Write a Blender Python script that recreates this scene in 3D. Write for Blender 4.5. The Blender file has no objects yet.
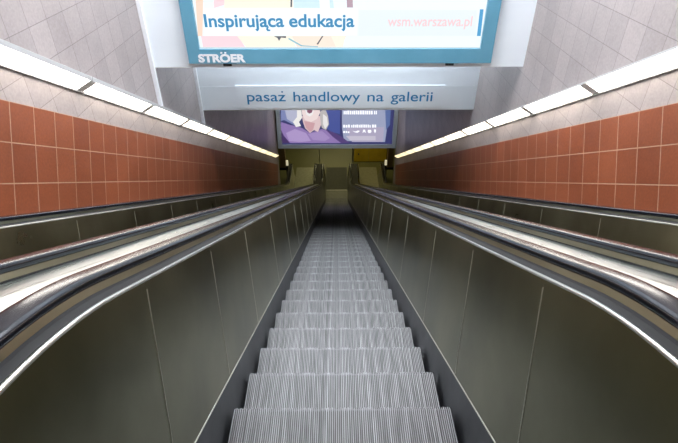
import bpy, bmesh, math, random
from mathutils import Vector
random.seed(4)
SC = bpy.context.scene
COL = SC.collection
R = math.radians
S30, C30 = math.sin(R(30)), math.cos(R(30))
ZC = 12.27          # eye height above the floor of the lower hall

# ------------------------------------------------------------------ geometry of the incline
def inc(s, n):
    """point (Y, Z): s metres down the 30 degree slope from the eye, n metres square off it"""
    return (s * C30 + n * S30, -s * S30 + n * C30 + ZC)
U0, RT = 1.27, 1.75                 # upper curve (radius at n = -.30)
U1 = U0 - RT * R(30)
CT = inc(U0, -2.05)
U2 = 21.964
RB = 2.055
U3 = U2 + RB * R(30)
CB = inc(U2, 1.755)
def P(u, n):
    if U0 <= u <= U2:
        return inc(u, n)
    if u < U0:
        d = min((U0 - u) / RT, R(30)); f = R(30) - d
        y = CT[0] + (2.05 + n) * math.sin(f); z = CT[1] + (2.05 + n) * math.cos(f)
        if u < U1: y -= (U1 - u)
        return (y, z)
    d = min((u - U2) / RB, R(30)); f = R(30) - d
    y = CB[0] - (1.755 - n) * math.sin(f); z = CB[1] - (1.755 - n) * math.cos(f)
    if u > U3: y += u - U3
    return (y, z)
def stations(a, b):
    k = [a, b]
    for i in range(15):
        for lo, hi in ((U1, U0), (U2, U3)):
            t = lo + (hi - lo) * i / 14
            if a < t < b: k.append(t)
    t = U0
    while t < U2:
        if a < t < b: k.append(t)
        t += 2.0
    k = sorted(k); out = [k[0]]
    for t in k[1:]:
        if t - out[-1] > 1e-4: out.append(t)
    return out
UA, UE = -1.25, 24.54

# ------------------------------------------------------------------ object helpers
def link(name, bm, mats, parent=None, smooth=False):
    bmesh.ops.recalc_face_normals(bm, faces=bm.faces)
    me = bpy.data.meshes.new(name); bm.to_mesh(me); bm.free()
    o = bpy.data.objects.new(name, me); COL.objects.link(o)
    for m in (mats if isinstance(mats, (list, tuple)) else [mats]): me.materials.append(m)
    if smooth:
        for p in me.polygons: p.use_smooth = True
    if parent:
        o.parent = parent
        o.location = -root_loc(parent)
    return o
def root_loc(p):
    v = Vector((0, 0, 0))
    while p:
        v = v + p.location; p = p.parent
    return v
def empty(name, loc=(0, 0, 0)):
    o = bpy.data.objects.new(name, None); COL.objects.link(o); o.location = loc
    o.empty_display_size = .1
    return o
def tag(o, label=None, cat=None, group=None, kind=None):
    if label: o['label'] = label
    if cat: o['category'] = cat
    if group: o['group'] = group
    if kind: o['kind'] = kind
    return o
def box(bm, x0, x1, y0, y1, z0, z1, mi=0):
    v = [bm.verts.new((x, y, z)) for x in (x0, x1) for y in (y0, y1) for z in (z0, z1)]
    for f in ((0, 1, 3, 2), (4, 6, 7, 5), (0, 4, 5, 1), (2, 3, 7, 6), (0, 2, 6, 4), (1, 5, 7, 3)):
        bm.faces.new([v[i] for i in f]).material_index = mi
def sweep(bm, sec, a, b, closed=True, mi=0, st=None):
    """sweep a section [(x, n), ...] along the escalator's line from u=a to u=b"""
    rings = []
    for u in (st or stations(a, b)):
        rings.append([bm.verts.new((x, *P(u, n))) for x, n in sec])
    m = len(sec)
    for r0, r1 in zip(rings, rings[1:]):
        for i in range(m if closed else m - 1):
            j = (i + 1) % m
            bm.faces.new((r0[i], r0[j], r1[j], r1[i])).material_index = mi
    if closed:
        bm.faces.new(rings[0][::-1]).material_index = mi
        bm.faces.new(rings[-1]).material_index = mi
def slab(pts, t, side):
    """closed section made from an open polyline by giving it thickness t away from the steps"""
    return pts + [(x + side * t, n - t * .4) for x, n in reversed(pts)]
def lathe_cyl(bm, c, r, z0, z1, seg=12, mi=0, r2=None):
    r2 = r if r2 is None else r2
    a = [bm.verts.new((c[0] + r * math.cos(t * 2 * math.pi / seg), c[1] + r * math.sin(t * 2 * math.pi / seg), z0)) for t in range(seg)]
    b = [bm.verts.new((c[0] + r2 * math.cos(t * 2 * math.pi / seg), c[1] + r2 * math.sin(t * 2 * math.pi / seg), z1)) for t in range(seg)]
    for i in range(seg):
        bm.faces.new((a[i], a[(i + 1) % seg], b[(i + 1) % seg], b[i])).material_index = mi
    bm.faces.new(a[::-1]); bm.faces.new(b)

# ------------------------------------------------------------------ materials
def newmat(name):
    m = bpy.data.materials.new(name); m.use_nodes = True
    nt = m.node_tree; b = nt.nodes['Principled BSDF']
    return m, nt, b
def N(nt, t, **k):
    n = nt.nodes.new(t)
    for a, v in k.items(): setattr(n, a, v)
    return n
def ramp(nt, src, stops):
    r = N(nt, 'ShaderNodeValToRGB'); nt.links.new(src, r.inputs[0])
    e = r.color_ramp.elements
    e[0].position, e[0].color = stops[0][0], (*stops[0][1], 1)
    e[1].position, e[1].color = stops[-1][0], (*stops[-1][1], 1)
    for p, c in stops[1:-1]:
        x = e.new(p); x.color = (*c, 1)
    return r.outputs[0]
def noise_mat(name, c0, c1, scale=6, stretch=(1, 1, 1), metal=0, rough=(.4, .5), bump=0, spec=.5, detail=4):
    m, nt, b = newmat(name)
    tc = N(nt, 'ShaderNodeTexCoord'); mp = N(nt, 'ShaderNodeMapping'); mp.inputs['Scale'].default_value = stretch
    nt.links.new(tc.outputs['Object'], mp.inputs[0])
    n = N(nt, 'ShaderNodeTexNoise'); n.inputs['Scale'].default_value = scale; n.inputs['Detail'].default_value = detail
    nt.links.new(mp.outputs[0], n.inputs['Vector'])
    nt.links.new(ramp(nt, n.outputs[0], [(.3, c0), (.7, c1)]), b.inputs['Base Color'])
    r = N(nt, 'ShaderNodeMapRange'); r.inputs[3].default_value, r.inputs[4].default_value = rough
    nt.links.new(n.outputs[0], r.inputs[0]); nt.links.new(r.outputs[0], b.inputs['Roughness'])
    b.inputs['Metallic'].default_value = metal
    b.inputs['Specular IOR Level'].default_value = spec
    if bump:
        bp = N(nt, 'ShaderNodeBump'); bp.inputs['Strength'].default_value = bump; bp.inputs['Distance'].default_value = .004
        nt.links.new(n.outputs[0], bp.inputs['Height']); nt.links.new(bp.outputs[0], b.inputs['Normal'])
    return m
def plain(name, c, rough=.5, metal=0, spec=.5):
    m, nt, b = newmat(name)
    b.inputs['Base Color'].default_value = (*c, 1); b.inputs['Roughness'].default_value = rough
    b.inputs['Metallic'].default_value = metal; b.inputs['Specular IOR Level'].default_value = spec
    return m
def glow(name, c, st, base=(.6, .6, .6)):
    m, nt, b = newmat(name)
    b.inputs['Base Color'].default_value = (*base, 1); b.inputs['Roughness'].default_value = .35
    b.inputs['Emission Color'].default_value = (*c, 1); b.inputs['Emission Strength'].default_value = st
    return m
def tile_mat(name, size_u, size_v, ph_u, ph_v, ang, c0, c1, grout, gw, rough, bump=.3, wavy=0):
    """square wall tiles laid in the wall's own plane; ang turns the grid with the slope"""
    m, nt, b = newmat(name)
    tc = N(nt, 'ShaderNodeTexCoord')
    sp = N(nt, 'ShaderNodeSeparateXYZ'); nt.links.new(tc.outputs['Object'], sp.inputs[0])
    cb = N(nt, 'ShaderNodeCombineXYZ'); nt.links.new(sp.outputs[1], cb.inputs[0]); nt.links.new(sp.outputs[2], cb.inputs[1])
    mp = N(nt, 'ShaderNodeMapping'); mp.vector_type = 'POINT'
    mp.inputs['Rotation'].default_value = (0, 0, ang); nt.links.new(cb.outputs[0], mp.inputs[0])
    mp2 = N(nt, 'ShaderNodeMapping'); mp2.inputs['Location'].default_value = (-ph_u, -ph_v, 0)
    nt.links.new(mp.outputs[0], mp2.inputs[0])
    br = N(nt, 'ShaderNodeTexBrick'); br.offset = 0; br.squash = 1
    br.inputs['Scale'].default_value = 1; br.inputs['Brick Width'].default_value = size_u; br.inputs['Row Height'].default_value = size_v
    br.inputs['Mortar Size'].default_value = gw; br.inputs['Mortar Smooth'].default_value = .3; br.inputs['Bias'].default_value = 0
    br.inputs['Color1'].default_value = (*c0, 1); br.inputs['Color2'].default_value = (*c1, 1); br.inputs['Mortar'].default_value = (*grout, 1)
    nt.links.new(mp2.outputs[0], br.inputs['Vector'])
    n = N(nt, 'ShaderNodeTexNoise'); n.inputs['Scale'].default_value = 55; n.inputs['Detail'].default_value = 3
    nt.links.new(tc.outputs['Object'], n.inputs['Vector'])
    n2 = N(nt, 'ShaderNodeTexNoise'); n2.inputs['Scale'].default_value = 1.7; nt.links.new(tc.outputs['Object'], n2.inputs['Vector'])
    ad = N(nt, 'ShaderNodeMath', operation='ADD'); nt.links.new(n.outputs[0], ad.inputs[0]); nt.links.new(n2.outputs[0], ad.inputs[1])
    mr = N(nt, 'ShaderNodeMapRange'); mr.inputs[1].default_value = .6; mr.inputs[2].default_value = 1.4
    mr.inputs[3].default_value = .82; mr.inputs[4].default_value = 1.16; nt.links.new(ad.outputs[0], mr.inputs[0])
    mx = N(nt, 'ShaderNodeMix', data_type='RGBA', blend_type='MULTIPLY'); mx.inputs[0].default_value = 1
    nt.links.new(br.outputs['Color'], mx.inputs[6]); nt.links.new(mr.outputs[0], mx.inputs[7])
    nt.links.new(mx.outputs[2], b.inputs['Base Color'])
    b.inputs['Roughness'].default_value = rough
    iv = N(nt, 'ShaderNodeMath', operation='SUBTRACT'); iv.inputs[0].default_value = 1; nt.links.new(br.outputs['Fac'], iv.inputs[1])
    bp = N(nt, 'ShaderNodeBump'); bp.inputs['Strength'].default_value = bump; bp.inputs['Distance'].default_value = .003
    nt.links.new(iv.outputs[0], bp.inputs['Height']); nt.links.new(bp.outputs[0], b.inputs['Normal'])
    return m

M = {}
M['panel'] = noise_mat('dull_stainless_panel', (.22, .217, .15), (.38, .372, .26), 3, (1, .6, .6), 1, (.24, .36), .05, detail=6)
M['skirt'] = noise_mat('skirt_steel', (.14, .145, .16), (.20, .205, .22), 7, (1, 1, 1), 1, (.40, .52), .05)
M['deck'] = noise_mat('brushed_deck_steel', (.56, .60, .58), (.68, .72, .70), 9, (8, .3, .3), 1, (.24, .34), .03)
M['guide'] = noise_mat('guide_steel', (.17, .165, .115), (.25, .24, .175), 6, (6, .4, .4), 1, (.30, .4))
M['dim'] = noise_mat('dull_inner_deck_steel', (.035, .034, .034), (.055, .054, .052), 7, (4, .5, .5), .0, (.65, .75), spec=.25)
M['darkplate'] = noise_mat('dim_landing_plate', (.035, .035, .03), (.06, .06, .05), 9, (1, 1, 1), .3, (.5, .65), .1)  # middle plate only: its dim reflection is put into the colour
M['trim'] = plain('bright_trim', (.86, .86, .82), .28, 1)
M['joint'] = plain('joint_edge', (.80, .78, .68), .4, 1)
M['groove'] = plain('dark_groove', (.012, .011, .012), .7)
M['rubber'] = plain('handrail_rubber', (.008, .010, .018), .2, 0, .4)
M['tread'] = noise_mat('worn_aluminium_tread', (.12, .12, .123), (.44, .44, .445), 5, (30, .7, .7), .25, (.42, .6), .15)
M['dirt'] = plain('tread_groove_dirt', (.07, .069, .066), .85)
M['riser'] = noise_mat('riser_metal', (.10, .10, .105), (.18, .18, .18), 8, (20, 1, 1), .4, (.5, .6))
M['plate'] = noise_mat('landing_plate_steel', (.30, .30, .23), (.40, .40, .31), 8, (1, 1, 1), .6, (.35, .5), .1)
M['white'] = noise_mat('white_painted_sheet', (.84, .89, .94), (.88, .93, .97), 2, (1, 1, 1), 0, (.35, .45))
M['whitetrim'] = plain('white_trim_paint', (.86, .87, .90), .4)
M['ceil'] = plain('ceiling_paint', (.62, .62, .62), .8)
M['shaft'] = plain('shaft_light_block', (.16, .16, .16), .8)  # for the added slope, kept dark to cut light bounced onto the steps
M['teal'] = noise_mat('teal_frame_paint', (.10, .30, .42), (.13, .34, .47), 3, (1, 1, 1), 0, (.3, .4))
M['cap'] = plain('light_end_cap', (.88, .88, .88), .6)
M['housing'] = plain('light_housing_paint', (.50, .50, .50), .45)
M['stone'] = noise_mat('olive_stone_floor', (.085, .085, .035), (.15, .145, .06), 30, (1, 1, 1), 0, (.35, .5), detail=6)
M['hallwall'] = noise_mat('lower_hall_wall', (.30, .28, .20), (.36, .33, .24), 3, (1, 1, 1), 0, (.6, .7))
M['tan'] = plain('tan_column_cladding', (.30, .20, .12), .5)
M['yellow'] = noise_mat('yellow_panel_paint', (.62, .42, .02), (.72, .50, .03), 4, (1, 1, 1), 0, (.4, .5))
M['black'] = plain('black_plastic', (.02, .02, .02), .5)
M['steelpost'] = plain('post_steel', (.75, .74, .68), .3, 1)
M['greyframe'] = noise_mat('pale_blue_grey_frame', (.50, .62, .74), (.56, .68, .80), 3, (1, 1, 1), 0, (.3, .4))

# tile materials: the grid's u runs along Y (or down the slope), v upward (or square to the slope)
def grey_tiles(): return tile_mat('mauve_grey_tiles', .272, .272, 3.83 % .272, (ZC - .92) % .272, 0, (.355, .308, .298), (.405, .352, .34), (.22, .185, .18), .0032, .38)
def red_tiles(nm, s0, n0, pitch):
    # rotate (Y, Z-ZC) by +30 degrees: u = s, v = n
    v0 = ZC * C30 + n0; u0 = -ZC * S30 + s0
    return tile_mat(nm, .276, pitch, u0 % .276, v0 % pitch, R(30), (.245, .064, .026), (.30, .083, .034), (.48, .30, .20), .0045, .42)
M['grey'] = grey_tiles()

# ------------------------------------------------------------------ setting
WL, WR = -2.30, 2.30
def wall(side):
    bm = bmesh.new(); sx = -1 if side == 'left' else 1
    X = WR * sx; T = .12 * sx
    ntop, pitch = (.54, .285) if side == 'left' else (.503, .28)
    yend = 17.42
    # grey tiled wall, from behind the camera to the end of the shaft, cut along the slope below
    prof = [(-7, ZC - 1.6), P(-2, -1.6), P(U1, -1.6), P(U0, -1.6), inc(10, -1.6), (yend, -yend * math.tan(R(30)) + ZC - 1.6 / C30),
            (yend, ZC - 6.2), (7.9, ZC - 1.0), (6.2, ZC + 1.75), (-7, ZC + 1.75)]
    f0 = [bm.verts.new((X, y, z)) for y, z in prof]; f1 = [bm.verts.new((X + T, y, z)) for y, z in prof]
    bm.faces.new(f0); bm.faces.new(f1[::-1])
    for i in range(len(prof)):
        j = (i + 1) % len(prof); bm.faces.new((f0[i], f0[j], f1[j], f1[i]))
    # red band
    ys = 19.6
    sec = [(X - .006 * sx, -.55), (X - .006 * sx, ntop), (X + .002 * sx, ntop), (X + .002 * sx, -.55)]
    sweep(bm, sec, -2, 19.35, mi=1)
    red = red_tiles('red_tiles_' + side, 3.493 if side == 'left' else 3.538, .54 if side == 'left' else .503, pitch)
    o = link('wall_' + side, bm, [M['grey'], red]); tag(o, kind='structure')
wall('left'); wall('right')
def sbox(name, *a, mat, **k):
    bm = bmesh.new(); box(bm, *a); o = link(name, bm, mat); tag(o, kind='structure'); return o
# white bulkheads of the stepped ceiling
Y1, Y2, Y3 = 6.09, 7.875, 17.40
Z1, Z2, Z3 = ZC - 1.936, ZC - 3.227, ZC - 8.70
sbox('trim_1', WL, WR, Y1, Y1 + .10, Z1, ZC + 1.75, mat=M['white'])
bm = bmesh.new(); box(bm, WL, WR, Y2, Y2 + .10, Z2, Z1 + .6)
box(bm, WL, WR, Y2 - .004, Y2, Z2 + .405, Z2 + .409)
o = link('trim_2', bm, M['white']); tag(o, kind='structure')
# thin white strips that carry the bulkheads' left edges down the wall to the lights
def strip_z(Y, n): return ZC - Y * math.tan(R(30)) + n / C30
sbox('trim_3', WL, WL + .045, Y1 - .045, Y1 + .0, strip_z(Y1, .90), ZC + 1.75, mat=M['whitetrim'])
sbox('trim_4', WL, WL + .045, Y2 - .045, Y2 + .0, strip_z(Y2, .90), Z1 + .5, mat=M['whitetrim'])
# ceilings
bm = bmesh.new()
box(bm, WL, WR, -7, Y1, ZC + 1.75, ZC + 1.85)
box(bm, WL, WR, Y1 + .1, Y2 + .1, Z1 + .6, Z1 + .7)
a = [(Y2 + .1, Z2 + .02), (Y3 + .2, ZC - 6.75), (Y3 + .2, ZC - 6.6), (Y2 + .1, Z2 + .2)]  # unseen slope, added to block light above the shaft
f0 = [bm.verts.new((WL, *p)) for p in a]; f1 = [bm.verts.new((WR, *p)) for p in a]
bm.faces.new(f0); bm.faces.new(f1[::-1])
for i in range(4): bm.faces.new((f0[i], f0[(i + 1) % 4], f1[(i + 1) % 4], f1[i]))
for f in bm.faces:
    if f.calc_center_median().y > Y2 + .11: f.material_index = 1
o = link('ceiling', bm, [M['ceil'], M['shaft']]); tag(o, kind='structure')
sbox('wall_end', -9, 9, Y3 + .2, Y3 + .3, Z3 + .1, ZC - 6.6, mat=M['hallwall'])
sbox('wall_rear', WL - .1, WR + .1, -7.1, -7, ZC - 1.6, ZC + 1.8, mat=M['ceil'])
bm = bmesh.new(); sweep(bm, [(WL, -1.66), (WL, -1.60), (WR, -1.60), (WR, -1.66)], -6, 22.6)  # unseen slab, added so that no light leaks in from below
o = link('floor_light_stop', bm, M['ceil']); tag(o, kind='structure')
# upper landing floor, lower hall
FT = P(-1, -1.054)[1]
sbox('floor_upper', WL, WR, -7, -1.75, FT - .12, FT - .005, mat=M['stone'])
sbox('floor', -9, 9, 17.0, 34, -.15, -.004, mat=M['stone'])
sbox('wall_back', -9, 9, 34, 34.2, 0, 3.7, mat=M['hallwall'])
sbox('wall_hall_left', -9.1, -9, 17.4, 34, 0, 3.7, mat=M['hallwall'])
sbox('wall_hall_right', 9, 9.1, 17.4, 34, 0, 3.7, mat=M['hallwall'])
sbox('ceiling_hall', -9, 9, Y3 + .3, 34, 3.7, 3.8, mat=M['hallwall'])
for sx, nm in ((-1, 'wall_return_left'), (1, 'wall_return_right')):
    x0, x1 = sorted((sx * 2.42, sx * 9)); sbox(nm, x0, x1, Y3, Y3 + .2, 0, 3.7, mat=M['hallwall'])

# ------------------------------------------------------------------ escalators
def step_meshes(hw, name):
    """tread with real cleats and a ribbed riser; nose at the local origin, tread running back to -Y"""
    bm = bmesh.new()
    n = int(round(2 * hw / .0092)); p = 2 * hw / n
    D, H = .40, .011
    sec = []
    for i in range(n):
        x = -hw + i * p
        zt = -H + .001 if abs(abs(x + p / 2) - (hw - .07)) < p * .6 else 0
        sec += [(x, zt, 0), (x + p * .52, zt, 0), (x + p * .56, -H, 1), (x + p * .96, -H, 1)]
    sec.append((hw, 0, 0))
    ya = []; yb = []; yc = []
    for i, (x, z, g) in enumerate(sec):
        k = (i // 4) % 2
        ya.append(bm.verts.new((x, -D, z))); yb.append(bm.verts.new((x, -.010 + (.004 if k else 0) - (.01 if g else 0), z)))
        yc.append(bm.verts.new((x, .002 - (.012 if g else 0), z - .02 if not g else z - .01)))
    for i in range(len(sec) - 1):
        gi = 1 if (sec[i][2] or sec[i + 1][2]) else 0
        bm.faces.new((ya[i], ya[i + 1], yb[i + 1], yb[i])).material_index = gi
        bm.faces.new((yb[i], yb[i + 1], yc[i + 1], yc[i])).material_index = gi
    me = bpy.data.meshes.new(name + '_tread'); bm.normal_update(); bm.to_mesh(me); bm.free()
    me.materials.append(M['tread']); me.materials.append(M['dirt'])
    bm = bmesh.new()
    # curved riser body under the nose
    pr = [(-.012, -.012), (-.002, -.02), (-.006, -.09), (-.02, -.16), (-.05, -.235), (-.07, -.235), (-.39, -.06), (-.39, -.012)]
    f0 = [bm.verts.new((-hw, y, z)) for y, z in pr]; f1 = [bm.verts.new((hw, y, z)) for y, z in pr]
    bm.faces.new(f0); bm.faces.new(f1[::-1])
    for i in range(len(pr)): bm.faces.new((f0[i], f0[(i + 1) % len(pr)], f1[(i + 1) % len(pr)], f1[i]))
    bmesh.ops.recalc_face_normals(bm, faces=bm.faces)
    mr = bpy.data.meshes.new(name + '_body'); bm.to_mesh(mr); bm.free(); mr.materials.append(M['riser'])
    return me, mr

def handrail_path(off):
    """(Y, Z, nY, nZ) points: along the slope, turning down round both newels"""
    pts = []; r = .19
    for k, u in enumerate(stations(UA + r, UE - r)):
        a = P(u, off); b = P(u, off + .1); pts.append((a[0], a[1], (b[0] - a[0]) * 10, (b[1] - a[1]) * 10))
    def cap(p, sg):
        out = []
        for i in range(1, 13):
            t = math.pi * i / 12
            out.append((p[0] + sg * r * math.sin(t), p[1] - r + r * math.cos(t), sg * math.sin(t), math.cos(t)))
        return out
    return cap(pts[0], -1)[::-1] + pts + cap(pts[-1], 1)

def escalator(cx, dh, label, joints, outer, key):
    """cx: centre line; dh: how much narrower each half is than the middle machine; outer: deck edge per side"""
    base = P(UE, -1.054)
    root = empty('escalator', (cx, base[0], base[1]))
    tag(root, label, 'escalator', 'escalators')
    for sx in (-1, 1):
        def X(v): return cx + sx * (v - dh)
        def S(pts): return [(X(x), n) for x, n in pts]
        bm = bmesh.new(); sweep(bm, S([(.507, -1.30), (.515, -1.30), (.534, -.934), (.531, -.934)][::1]), UA + .1, UE - .1)
        link('skirt_panel', bm, M['skirt'], root)
        bm = bmesh.new(); sweep(bm, S([(.5285, -.936), (.5285, -.930), (.538, -.928), (.538, -.938)]), UA + .1, UE - .12)
        link('skirt_joint_strip', bm, M['joint'], root)
        # interior balustrade panels, one mesh each, with bright edges between them
        js = [UA + .12] + joints + [UE - .2]
        for a, b in zip(js, js[1:]):
            bm = bmesh.new()
            sweep(bm, S([(.531, -.928), (.609, -.309), (.622, -.309), (.546, -.928)]), a + .0012, b - .0012)
            link('balustrade_panel', bm, M['panel'], root)
        for j in joints:
            bm = bmesh.new()
            sweep(bm, S([(.5300, -.922), (.6030, -.335), (.612, -.335), (.538, -.922)]), j - .0017, j + .0017)
            link('panel_joint', bm, M['joint'], root)
        bm = bmesh.new()
        sweep(bm, S([(.605, -.310), (.604, -.303), (.607, -.300), (.612, -.2995), (.616, -.303), (.616, -.310)]), UA + .1, UE - .1)
        link('balustrade_trim', bm, M['trim'], root, True)
        bm = bmesh.new(); sweep(bm, S([(.616, -.3015), (.636, -.292), (.636, -.302), (.616, -.310)]), UA + .1, UE - .1)
        link('inner_deck', bm, M['dim'], root)
        bm = bmesh.new(); sweep(bm, S([(.634, -.2925), (.640, -.288), (.640, -.30), (.634, -.30)]), UA + .1, UE - .1)
        link('deck_groove', bm, M['groove'], root)
        bm = bmesh.new()
        sweep(bm, S([(.6395, -.291), (.6485, -.263), (.653, -.261), (.697, -.261), (.7015, -.263), (.7105, -.289), (.7105, -.30), (.6395, -.30)]), UA + .12, UE - .12)
        link('handrail_guide', bm, M['guide'], root)
        bm = bmesh.new(); sweep(bm, S([(.7105, -.290), (.716, -.287), (.716, -.30), (.7105, -.30)]), UA + .12, UE - .12)
        link('deck_groove', bm, M['groove'], root)
        # outer deck
        oe = outer[0] if sx < 0 else outer[1]
        w = abs(oe - cx) + dh
        bm = bmesh.new()
        if w > .85 or key == 'side_wall':
            pass
        mid = .716 + (w - .716) * .45
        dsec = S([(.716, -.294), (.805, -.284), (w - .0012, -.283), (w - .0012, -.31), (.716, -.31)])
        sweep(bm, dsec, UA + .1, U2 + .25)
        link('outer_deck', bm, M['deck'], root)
        bm = bmesh.new(); sweep(bm, dsec, U2 + .253, UE - .1)  # outer deck's lower end, split off with the shade put into its colour
        link('deck_end_shaded', bm, M['dim'], root)
        # newels: rounded ends of the balustrade at both landings
        for sg, u in ((-1, UA + .19), (1, UE - .19)):
            y, z = P(u, -.45); bm = bmesh.new()
            vs = []
            for xx in (.640, .710):
                ring = []
                for i in range(13):
                    t = math.pi * i / 12
                    ring.append(bm.verts.new((X(xx), y + sg * .175 * math.sin(t), z + .175 * math.cos(t))))
                for q in (-.175, -.60):
                    ring.append(bm.verts.new((X(xx), y + sg * (.08 if q < -.3 else 0), z + q)))
                ring.append(bm.verts.new((X(xx), y - sg * .05, z - .60))); ring.append(bm.verts.new((X(xx), y - sg * .05, z + .175)))
                vs.append(ring)
            bm.faces.new(vs[0]); bm.faces.new(vs[1][::-1]); m = len(vs[0])
            for i in range(m): bm.faces.new((vs[0][i], vs[0][(i + 1) % m], vs[1][(i + 1) % m], vs[1][i]))
            link('newel', bm, M['groove'], root)
        # rubber handrail
        bm = bmesh.new(); rings = []
        cxh = .675
        prof = []
        hw, th = .0375, .031
        for i in range(17):
            t = math.pi * (1.12 - 1.24 * i / 16)
            c, s = math.cos(t), math.sin(t)
            prof.append((hw * (abs(c) ** .62) * (1 if c > 0 else -1), th * .5 * ((abs(s) ** .55) * (1 if s > 0 else -1))))
        prof += [(.026, -.0165), (-.026, -.0165)]
        for (y, z, ny, nz) in handrail_path(-.256):
            rings.append([bm.verts.new((X(cxh) + x, y + ny * n, z + nz * n)) for x, n in prof])
        m = len(prof)
        for r0, r1 in zip(rings, rings[1:]):
            for i in range(m): bm.faces.new((r0[i], r0[(i + 1) % m], r1[(i + 1) % m], r1[i]))
        bm.faces.new(rings[0][::-1]); bm.faces.new(rings[-1])
        link('handrail', bm, M['rubber'], root, True)
    yb = P(UE - 1.0, 0)[0]; yfirst = None
    # steps
    me, mr = STEPS[round(dh, 3)]
    tab = []; prev = None; L = 0
    for i in range(2700):
        u = UA + (UE - UA) * i / 2699; p = P(u, -1.054)
        if prev: L += math.hypot(p[0] - prev[0], p[1] - prev[1])
        tab.append((L, u, p)); prev = p
    L0 = [t[0] for t in tab if t[1] >= 2.196][0]
    k = -int(L0 / .405)
    i = 0
    while True:
        target = L0 + k * .405 + (0 if key == 'middle' else .17)
        while i < len(tab) and tab[i][0] < target: i += 1
        if i >= len(tab): break
        y, z = tab[i][2]; k += 1
        if y < P(UA + .75, 0)[0] + .40 or y > yb - .02: continue
        if yfirst is None: yfirst = y
        ylast = y
        st = bpy.data.objects.new('step', mr); COL.objects.link(st); st.parent = root
        st.location = Vector((cx, y, z)) - root.location
        t = bpy.data.objects.new('tread', me); COL.objects.link(t); t.parent = st
    # landing plates
    hwd = .50 - dh
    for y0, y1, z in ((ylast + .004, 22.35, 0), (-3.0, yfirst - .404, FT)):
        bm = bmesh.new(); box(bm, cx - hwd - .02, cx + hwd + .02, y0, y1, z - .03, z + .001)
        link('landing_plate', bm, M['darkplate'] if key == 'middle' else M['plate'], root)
        bm = bmesh.new(); yy = y0 if z == 0 else y1
        for i in range(40):
            x = cx - hwd + (i + .25) * 2 * hwd / 40
            box(bm, x, x + hwd / 40, yy - .06 if z == 0 else yy - .002, yy + .002 if z == 0 else yy + .06, z - .008, z + .006)
        link('comb_plate', bm, M['steelpost'], root)
    return root
STEPS = {0: step_meshes(.5, 'wide_step'), .08: step_meshes(.42, 'narrow_step')}
J_mid = [1.48, 2.25, 3.10] + [4.3 + 1.2 * i for i in range(15)]
J_side = [1.74, 2.85] + [3.99 + 1.145 * i for i in range(16)]
SEAM = .842
escalator(0, 0, 'middle escalator running down with grey ribbed steps in full view', J_mid, (-SEAM, SEAM), 'middle')
escalator(-1.605, .08, 'left escalator beside the left red tiled wall, its steps hidden behind the rail', J_side, (WL + .008, -SEAM), 'side')
escalator(1.605, .08, 'right escalator beside the right red tiled wall, its steps hidden behind the rail', J_side, (SEAM, WR - .008), 'side')

# ------------------------------------------------------------------ strip lights on the walls
ORD = ['first', 'second', 'third', 'fourth', 'fifth', 'sixth', 'seventh', 'eighth', 'ninth', 'tenth', 'eleventh', 'twelfth']
def strip_lights(sx):
    side = 'left' if sx < 0 else 'right'
    n0, n1, g0, g1 = (.764, .897, .781, .855) if sx < 0 else (.731, .842, .746, .8225)
    s_first = (4.363 + .07) / .996
    Xw, Xf, Xb = sx * 2.296, sx * 2.17, sx * 2.283
    for k in range(11):
        a, b = s_first + (k - 1) * 1.424 + .003, s_first + k * 1.424 - .003
        c = inc((a + b) / 2, n0)
        t = empty('strip_light', (Xw, c[0], c[1]))
        tag(t, '%s white strip light down the %s wall, counting from the top' % (ORD[k], side), 'wall light', 'strip lights on the %s wall' % side)
        bm = bmesh.new()
        sweep(bm, [(Xw, n0), (Xb, n0), (Xb, g0), (Xb + sx * .004, g0 + .002), (Xf + sx * .006, g1), (Xf, g1), (Xf, n1 - .004), (Xf + sx * .004, n1), (Xw, n1)], a, b, st=[a, b])
        link('housing', bm, M['housing'], t)
        e0 = .055
        bm = bmesh.new()
        sweep(bm, [(Xb + sx * .003, g0 + .001), (Xb - sx * .004, g0 + .0), (Xf - sx * .002, g1 - .003), (Xf + sx * .005, g1 - .001)], a + e0, b - e0, st=[a + e0, b - e0])
        link('diffuser', bm, LAMPS[k], t)
        for e in (a, b - e0):
            bm = bmesh.new()
            sweep(bm, [(Xb + sx * .005, g0), (Xb - sx * .006, g0), (Xf - sx * .004, g1 - .003), (Xf + sx * .005, g1)], e, e + e0, st=[e, e + e0])
            link('end_cap', bm, M['cap'], t)
LS = [13, 13, 9, 4.5, 2.6, 2, 1.7, 1.5, 1.4, 1.35, 1.35]
LAMPS = [glow('tube_light_%d' % i, (1.0, .94 - .012 * i, .86 - .04 * i), s) for i, s in enumerate(LS)]
strip_lights(-1); strip_lights(1)

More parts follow.
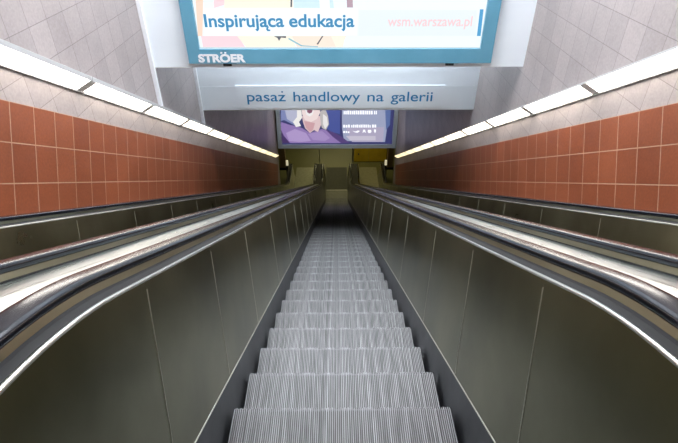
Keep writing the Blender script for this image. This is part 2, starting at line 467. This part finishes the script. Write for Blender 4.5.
# ceiling lamps of the upper hall (behind and above the camera) and of the lower hall; two added fills in the shaft
hall = glow('ceiling_lamp_glow', (.90, .94, 1.0), 40)
hall2 = glow('dim_ceiling_lamp_glow', (.88, .93, 1.0), 6)
bulkhead_fill = glow('bulkhead_fill_glow', (.80, .90, 1.0), 23)
foot = glow('foot_fill_glow', (1.0, .93, .85), 14)
low = glow('lower_lamp_glow', (1.0, .90, .45), 13)
def ceiling_lamp(x, y, z, w, l, mat, label, tilt=0):
    t = empty('ceiling_light', (x, y, z)); tag(t, label, 'ceiling light', 'ceiling lights')
    bm = bmesh.new(); box(bm, x - w / 2, x + w / 2, y - l / 2, y + l / 2, z - .06, z - .001); link('housing', bm, M['housing'], t)
    bm = bmesh.new(); box(bm, x - w / 2 + .02, x + w / 2 - .02, y - l / 2 + .02, y + l / 2 - .02, z - .07, z - .0605)
    o = link('diffuser', bm, mat, t)
    if tilt:
        for ch in t.children:
            for v in ch.data.vertices:
                dy, dz = v.co.y - y, v.co.z - z
                v.co.y = y + dy * math.cos(tilt) - dz * math.sin(tilt); v.co.z = z - .12 + dy * math.sin(tilt) + dz * math.cos(tilt)
        bm = bmesh.new()
        for bx in (-w / 2 + .1, w / 2 - .14): box(bm, bx, bx + .04, y - .02, y + .02, z - .13, z - .001)
        link('bracket', bm, M['housing'], t)
ceiling_lamp(0, 4.9, ZC + 1.75, 3.4, .4, hall, 'wide ceiling light nearest the billboard, above the top of the escalators')
ceiling_lamp(0, 4.1, ZC + 1.75, 3.4, .4, hall, 'wide ceiling light second from the billboard, above the top of the escalators')
ceiling_lamp(0, .2, ZC + 1.75, 3.4, .4, hall2, 'wide ceiling light directly above the camera')
ceiling_lamp(0, -3.5, ZC + 1.75, 3.4, .4, hall2, 'wide ceiling light over the upper landing')
ceiling_lamp(0, 7.3, Z1 + .6, 3.8, .25, bulkhead_fill, 'added slim fill light hidden behind the upper bulkhead, washing the lower one', tilt=R(66))  # unseen lamp, put in to whiten the lower bulkhead
ceiling_lamp(0, 15.4, ZC - 6.05, 3.0, .25, foot, 'added warm fill light, unseen, at the foot of the shaft', tilt=R(60))  # unseen lamp, put in to brighten the light box frame
ceiling_lamp(0, 22.3, 3.7, 5.6, .3, low, 'dim yellowish ceiling light over the lower landing')
ceiling_lamp(0, 28.5, 3.7, 3.0, .5, low, 'dim yellowish ceiling light at the back of the lower hall')

# ------------------------------------------------------------------ camera
TH = R(35.04)
cam = bpy.data.cameras.new('camera'); co = bpy.data.objects.new('camera', cam); COL.objects.link(co)
co.location = (-.0275, 0, ZC); YAW = -.0070
co.rotation_euler = (math.pi / 2 - TH, 0, YAW)
cam.sensor_width = 36; cam.lens = 36 * 492.6 / 678; cam.clip_start = .05; cam.clip_end = 200
SC.camera = co
def on_plane(px, py, Y):
    """photograph position -> (x, z) on the upright plane at distance Y, for things mounted on that plane"""
    a = (px - 339) / 492.6; b = (221.5 - py) / 492.6
    f = math.cos(TH) + b * math.sin(TH); z = -math.sin(TH) + b * math.cos(TH)
    dx = a * math.cos(YAW) - f * math.sin(YAW) ; dy = a * math.sin(YAW) + f * math.cos(YAW)
    return (-.0275 + dx * Y / dy, ZC + z * Y / dy)
def flat(name, pts, Y, mat, parent, t=.003):
    """a flat printed shape or sheet of real thickness on the plane Y (faces the camera side)"""
    bm = bmesh.new()
    f = [bm.verts.new((x, Y, z)) for x, z in pts]; g = [bm.verts.new((x, Y + t, z)) for x, z in pts]
    bm.faces.new(f); bm.faces.new(g[::-1])
    for i in range(len(pts)): bm.faces.new((f[i], f[(i + 1) % len(pts)], g[(i + 1) % len(pts)], g[i]))
    return link(name, bm, mat, parent)
def text(name, s, x0, x1, zb, h, Y, mat, parent, bold=0.0, cap='H', depth=.004, shear=0):
    """lettering as a mesh; x0..x1 width, zb baseline, h height of a capital"""
    cu = bpy.data.curves.new(name, 'FONT'); cu.body = s; cu.extrude = .001; cu.offset = 0; cu.shear = shear
    o = bpy.data.objects.new(name, cu); COL.objects.link(o)
    cu.offset = bold
    bpy.context.view_layer.update()
    dg = bpy.context.evaluated_depsgraph_get()
    me = bpy.data.meshes.new_from_object(o.evaluated_get(dg))
    COL.objects.unlink(o); bpy.data.objects.remove(o)
    xs = [v.co.x for v in me.vertices]; a, b = min(xs), max(xs)
    sx = (x1 - x0) / (b - a); sz = h / .73
    for v in me.vertices:
        x, y, z = v.co
        v.co = (x0 + (x - a) * sx, Y - (depth if z > 0 else 0), zb + y * sz)
    t = bpy.data.objects.new(name, me); COL.objects.link(t); me.materials.clear(); me.materials.append(mat)
    if parent: t.parent = parent; t.location = -root_loc(parent)
    return t

# ------------------------------------------------------------------ big billboard on the first bulkhead
def frame_mesh(bm, x0, x1, z0, z1, xi0, xi1, zi0, zi1, ya, yb):
    o = [(x0, z0), (x1, z0), (x1, z1), (x0, z1)]; i_ = [(xi0, zi0), (xi1, zi0), (xi1, zi1), (xi0, zi1)]
    A = [bm.verts.new((x, ya, z)) for x, z in o]; B = [bm.verts.new((x, ya, z)) for x, z in i_]
    A2 = [bm.verts.new((x, yb, z)) for x, z in o]; B2 = [bm.verts.new((x, yb, z)) for x, z in i_]
    for k in range(4):
        j = (k + 1) % 4
        bm.faces.new((A[k], A[j], B[j], B[k])); bm.faces.new((A2[k], B2[k], B2[j], A2[j]))
        bm.faces.new((A[k], A2[k], A2[j], A[j])); bm.faces.new((B[k], B[j], B2[j], B2[k]))
YB = Y1 - .10
def q(px, py, Y=None): return on_plane(px, py, Y if Y else YB)
x0, z0 = q(189.3, 63.8); x1, _ = q(490.7, 63.8); xi0, zi0 = q(199.3, 49.5); xi1, _ = q(480.5, 49.5)
z1, zi1 = z0 + 1.95, z0 + 1.82
bb = empty('billboard', ((x0 + x1) / 2, Y1, z0))
tag(bb, 'large backlit poster in a teal frame on the upper white bulkhead, reading Inspirująca edukacja', 'billboard')
bm = bmesh.new(); frame_mesh(bm, x0, x1, z0, z1, xi0, xi1, zi0, zi1, YB, Y1 - .002); link('frame', bm, M['teal'], bb)
def ink(name, c, st=1.0): return glow(name, c, st, base=(.05, .05, .05))
YP = YB + .012
pm = ink('poster_paper', (.86, .95, 1.0), .93)
poster = flat('poster', [(xi0 - .005, zi0 - .005), (xi1 + .005, zi0 - .005), (xi1 + .005, zi1), (xi0 - .005, zi1)], YP + .03, pm, bb)
def shape(name, pxs, mat, lay, parent=poster, Yb=None):
    Y = (Yb if Yb else YP) + .029 - .0012 * lay
    return flat(name, [q(px, py, Y) for px, py in pxs], Y, mat, parent, .001)
orange = ink('poster_orange', (1.0, .72, .58), .88); pink = ink('poster_pink', (.97, .70, .76), .9); cream = ink('poster_cream', (.97, .90, .76), .92)
skin = ink('poster_skin', (.98, .80, .68), .92); sky = ink('poster_sky', (.66, .87, .95), .9); paper = ink('poster_white', (.90, .97, 1.0), 1.0)
plum = ink('poster_plum', (.52, .36, .44), .8); dark = ink('poster_dark', (.10, .12, .16), .6)
art = [(orange, [(195.5, 0), (199, -25), (204, -25), (203, 8), (202.5, 36), (198, 36)]),
       (pink, [(201, 36), (238, 36), (245, 47), (203, 47)]), (pink, [(213, -26), (226, -26), (224, 5), (214, 8)]),
       (cream, [(226, -25), (292, -25), (293, 8), (224, 8)]), (skin, [(254, -12), (268, -3), (284, -18), (262, -26)]),
       (cream, [(237, 36), (292, 36), (296, 47), (246, 47)]), (sky, [(292, -20), (330, -20), (334, 8), (294, 8)]),
       (skin, [(292, 36), (346, 36), (342, 47), (297, 47)]), (cream, [(330, 34), (346, 33), (343, 47), (336, 47)]),
       (plum, [(346, -20), (352, -20), (353, 7.5), (347, 7.5)]), (paper, [(318, -22), (328, -22), (330, 9), (320, 9)])]
for i, (m, pts) in enumerate(art): shape('picture_patch', pts, m, 1 + .25 * i)
shape('picture_line', [(289, 38), (302, 45.3), (318, 46.3), (318, 47), (301, 46.3), (288, 39)], ink('poster_teal_line', (.25, .60, .72), .8), 4.2)
shape('picture_line', [(274, 36.2), (286, 36.2), (286, 38), (281, 37.6), (279, 41), (277.5, 38)], dark, 4.4)
shape('picture_line', [(322, 36), (323.4, 36), (318, 44.6), (316.4, 44), (317.4, 43)], dark, 4.3)
shape('picture_line', [(291, -20), (293, -20), (292, 7), (290.4, 7)], dark, 4.3)
shape('text_band', [(203.5, 8), (358, 8), (357, 35.5), (204.5, 35.5)], ink('poster_band', (.87, .95, .99), .97), 5)
shape('address_band', [(359, 10), (477, 10), (476, 35.8), (358, 35.8)], ink('poster_address_band', (.80, .88, .92), .93), 5)
shape('blue_bar', [(480, 9.3), (483.6, 9.3), (480.6, 36), (476.9, 36)], ink('poster_blue_bar', (.05, .35, .66), .9), 5)
shape('poster_edge', [(199.5, 47.3), (481, 47.3), (481, 48.0), (199.5, 48.0)], ink('poster_grey_edge', (.66, .76, .80), .8), 5)
blue_ink = ink('poster_blue_lettering', (.0, .25, .52), .85); pink_ink = ink('poster_pink_lettering', (.90, .62, .66), .92)
YT = YP + .029 - .0012 * 5
def words(name, s, px0, px1, pyb, pyt, mat, Y, parent, bold=0, **k):
    a = q(px0, pyb, Y); b = q(px1, pyb, Y); t = q(px0, pyt, Y)
    return text(name, s, a[0], b[0], a[1], t[1] - a[1], Y, mat, parent, bold, **k)
words('word', 'Inspirujaca', 205, 284.3, 26.8, 13.6, blue_ink, YT, poster, .022, depth=.002)
words('word', 'edukacja', 289.3, 354.4, 26.8, 13.6, blue_ink, YT, poster, .022, depth=.002)
# the tail under the second last a
def mark(name, pts, mat, Y, parent):
    return flat(name, [q(px, py, Y) for px, py in pts], Y - .0025, mat, parent, .002)
mark('letter_mark', [(267.4, 26.2), (269, 26.6), (268.2, 28.4), (268.6, 29.6), (270.4, 29.4), (270.2, 31), (267.6, 31.2), (266.2, 29.6), (266.4, 27.8)], blue_ink, YT, poster)
words('address', 'wsm.warszawa.pl', 387.5, 471.5, 26.0, 15.8, pink_ink, YT, poster, .012, depth=.002)
words('maker_name', 'STROER', 199, 246, 62, 54.2, M['whitetrim'], YB, bb, .045)
for px in (221.3, 225.3):
    flat('letter_mark', [q(px - 1, 53.6, YB), q(px + 1, 53.6, YB), q(px + 1, 52, YB), q(px - 1, 52, YB)], YB - .004, M['whitetrim'], bb, .003)
for px in (227.5, 449.5):
    a = q(px, 66.0, YB + .02); bm = bmesh.new()
    box(bm, a[0] - .05, a[0] + .05, YB + .02, YB + .05, z0 - .035, z0 + .001); box(bm, a[0] - .02, a[0] + .11, YB + .03, YB + .04, z0 - .012, z0)
    link('latch', bm, M['black'], bb)

# ------------------------------------------------------------------ direction board on the second bulkhead
def board():
    Y = Y2 - .03
    a = q(238, 108.3, Y); b = q(442.3, 108.3, Y); c = q(238, 86, Y)
    bm = bmesh.new(); box(bm, a[0], b[0], Y, Y2 - .001, a[1], c[1])
    bmesh.ops.bevel(bm, geom=[e for e in bm.edges], offset=.006, segments=1)
    o = link('direction_board', bm, M['white'])
    tag(o, 'white board on the lower bulkhead reading pasaż handlowy na galerii', 'sign')
    ink2 = plain('blue_vinyl', (.005, .21, .46), .5)
    a = q(247, 101.2, Y); b = q(432, 101.2, Y); c = q(247, 91.3, Y)
    for wd, p0, p1 in (('pasaz', 247.4, 285.8), ('handlowy', 293.7, 360), ('na', 367.3, 383.5), ('galerii', 390.7, 432)):
        words('word', wd, p0, p1, 101.3, 91.2, ink2, Y, o, .004, depth=.002)
    flat('letter_mark', [q(281.4, 92.6, Y), q(282.9, 92.6, Y), q(282.9, 91.1, Y), q(281.4, 91.1, Y)], Y - .0025, ink2, o, .002)
    return o
board()

# ------------------------------------------------------------------ light box at the foot of the shaft
YL = Y3 - .22
ax, az = on_plane(278.3, 148.6, YL); bx, _ = on_plane(395.9, 148.6, YL)
ax, bx = max(ax, WL + .01), min(bx, WR - .01)
lb = empty('light_box', ((ax + bx) / 2, Y3, az))
tag(lb, 'backlit blue and purple poster of a person, hanging over the foot of the escalators', 'light box')
fw = .16
bm = bmesh.new(); frame_mesh(bm, ax, bx, az, az + 2.3, ax + fw, bx - fw, az + .15, az + 2.15, YL, Y3 + .19); link('frame', bm, M['greyframe'], lb)
YQ = YL + .03
navy = ink('poster_navy', (.035, .04, .16), .8)
p3 = flat('poster', [(ax + fw - .01, az + .14), (bx - fw + .01, az + .14), (bx - fw + .01, az + 2.16), (ax + fw - .01, az + 2.16)], YQ + .03, navy, lb)
def s3(name, pts, c, lay, st=.8): return shape(name, pts, ink('poster_tone', c, st), lay, p3, YQ)
s3('picture_patch', [(281, 105), (297, 105), (299, 118), (296, 126), (284, 120), (281, 121)], (.22, .26, .50), 1)
s3('picture_patch', [(284, 106), (297, 105), (300, 116), (295, 124), (287, 119)], (.50, .52, .68), 2)
s3('picture_patch', [(323, 105), (340, 105), (340, 134), (332, 132), (322, 126)], (.06, .09, .34), 2)
s3('picture_patch', [(342, 105), (385, 105), (387, 128), (385, 142), (344, 141), (342, 128)], (.36, .40, .58), 2)
s3('picture_patch', [(346, 128), (384, 127), (383, 142), (352, 142)], (.46, .42, .58), 3)
s3('picture_patch', [(385, 105), (391, 105), (390, 125), (386, 130)], (.10, .16, .38), 3)
s3('garment', [(281, 122), (290, 125), (296, 126), (302, 128), (310, 133), (322, 129), (332, 132), (342, 137), (350, 143), (281.5, 143)], (.30, .20, .48), 4)
s3('garment', [(281, 130), (284, 136), (290, 143), (281.5, 143)], (.06, .03, .13), 4.6)
s3('garment', [(326, 130), (333, 132), (342, 137), (350, 143), (341, 143), (333, 137)], (.09, .05, .2), 4.6)
s3('garment', [(286, 133), (295, 129), (306, 133), (311, 141), (300, 142), (289, 141)], (.46, .34, .64), 4.8)
s3('garment', [(308, 134), (322, 131), (330, 138), (325, 141), (313, 140)], (.40, .29, .58), 4.8)
s3('hair', [(297, 108), (301, 106), (302, 118), (299, 122), (301, 126), (296, 127), (293, 122), (297, 117)], (.95, .93, .90), 5)
s3('hair', [(320, 112), (325, 108), (328, 116), (329, 124), (326, 130), (322, 128), (320, 121)], (.55, .52, .52), 5)
s3('hair', [(323, 114), (327, 117), (328, 125), (325, 129), (323, 124)], (.88, .86, .86), 5.3)
s3('neck', [(302, 116), (320, 116), (321, 125), (318, 132), (314, 130), (310, 133), (305, 128), (303, 122)], (.80, .60, .62), 5.6)
s3('neck', [(304, 121), (315, 123), (313, 130), (310, 132), (306, 128)], (.66, .38, .42), 5.8)
s3('face', [(301, 100), (320, 100), (320, 113), (317, 119), (311, 122), (305, 120), (302, 114)], (.93, .77, .76), 6)
s3('mouth', [(305, 110), (306.5, 115), (309.5, 116.5), (312.5, 115), (314, 110), (312, 108), (307, 108)], (.96, .93, .93), 6.4)
s3('mouth', [(306.3, 108), (313, 108), (312, 112.4), (309.6, 113.6), (307.3, 112.4)], (.25, .09, .16), 6.7)
wi = ink('poster_white_print', (.92, .93, 1.0), 1.0)
def dashes(x0, x1, y0, y1, seed):
    rr = random.Random(seed); x = x0; i = 0
    while x < x1 - .6:
        w = rr.choice((1.2, 1.5, 1.9)); w = min(w, x1 - x)
        h = rr.choice((0, .2, .4))
        shape('print_line', [(x, y0 + h), (x + w, y0 + h), (x + w, y1), (x, y1)], wi, 7, p3, YQ)
        x += w + (.5 if rr.random() < .8 else 1.3)
dashes(343.6, 377, 110.6, 114.4, 3); dashes(343.2, 376.2, 124.6, 127.6, 5); dashes(343.2, 350, 131, 133, 6)
shape('print_icon', [(352, 130.6), (355, 131.6), (358, 130.4), (360, 131), (357.6, 132.8), (355, 132.4)], wi, 7, p3, YQ)
shape('print_icon', [(362.4, 133), (363.3, 129.6), (365, 129.6), (366, 133), (364.2, 131.8)], wi, 7, p3, YQ)
shape('print_icon', [(368, 129.8), (371, 129.8), (371.6, 131.4), (370.6, 133), (368.4, 133), (367.6, 131.4)], wi, 7, p3, YQ)
shape('print_icon', [(374, 129.4), (376, 129.4), (376, 131.6), (375, 133.2), (374, 131.6)], wi, 7, p3, YQ)
s3('text_block', [(346, 136), (375.6, 136), (375.6, 140.4), (350, 140.4)], (.62, .58, .70), 6)

# ------------------------------------------------------------------ lower landing details
def post(x, y, label):
    t = empty('guide_post', (x, y, 0)); tag(t, label, 'post', 'steel posts on the lower landing')
    bm = bmesh.new(); lathe_cyl(bm, (x, y), .026, .02, 1.22, 14); link('pole', bm, M['steelpost'], t, False)
    bm = bmesh.new(); lathe_cyl(bm, (x, y), .11, 0.001, .03, 20, r2=.09); link('base', bm, M['steelpost'], t)
    bm = bmesh.new(); lathe_cyl(bm, (x, y), .034, 1.19, 1.25, 14); link('cap', bm, M['steelpost'], t)
post(-.86, 22.2, 'slim steel post on the lower landing behind the left pair of rail ends')
post(.86, 22.2, 'slim steel post on the lower landing behind the right pair of rail ends')
yp = empty('yellow_screen', (1.75, 22.95, 0)); tag(yp, 'yellow painted two-panel screen standing on the lower landing, right side', 'screen')
for a, b in ((.86, 1.675), (1.685, 2.60)):
    bm = bmesh.new(); box(bm, a, b, 22.93, 22.97, .03, 2.0); link('panel', bm, M['yellow'], yp)
bm = bmesh.new(); box(bm, .82, .86, 22.91, 22.99, 0, 2.02); box(bm, 2.60, 2.64, 22.91, 22.99, 0, 2.02); box(bm, .86, 2.6, 22.92, 22.98, 0, .03); link('frame', bm, M['black'], yp)
bm = bmesh.new(); box(bm, 1.12, 1.18, 22.90, 22.93, .42, .5); link('handle', bm, M['black'], yp)
for sx, sd in ((-1, 'left'), (1, 'right')):
    t = empty('column', (sx * 2.72, 22.2, 0)); tag(t, 'narrow tan column beyond the %s end of the red wall' % sd, 'column', 'columns on the lower landing')
    bm = bmesh.new(); box(bm, sx * 2.72 - .14, sx * 2.72 + .14, 22.1, 22.38, 0.0, 3.69); link('shaft', bm, M['tan'], t)
    bm = bmesh.new(); box(bm, sx * 2.72 - .16, sx * 2.72 + .16, 22.08, 22.40, 0.001, .12); link('base', bm, M['groove'], t)
    t = empty('indicator_light', (sx * 2.40, 21.3, 0)); tag(t, 'small pale light on a dark stand at the outer end of the %s escalator' % sd, 'light', 'small lights on the lower landing')
    bm = bmesh.new(); box(bm, sx * 2.40 - .06, sx * 2.40 + .06, 21.24, 21.36, 0, .72); link('stand', bm, M['groove'], t)
    bm = bmesh.new(); box(bm, sx * 2.40 - .05, sx * 2.40 + .05, 21.22, 21.30, .72, .98); link('lamp', bm, glow('indicator_glow', (1, .9, .6), .5), t)

# ------------------------------------------------------------------ world and view
w = bpy.data.worlds.new('world'); SC.world = w; w.use_nodes = True
w.node_tree.nodes['Background'].inputs[0].default_value = (.5, .55, .6, 1); w.node_tree.nodes['Background'].inputs[1].default_value = .02
vs = SC.view_settings
vs.view_transform = 'Standard'; vs.look = 'None'; vs.gamma = 1; vs.use_curve_mapping = False; vs.exposure = .16
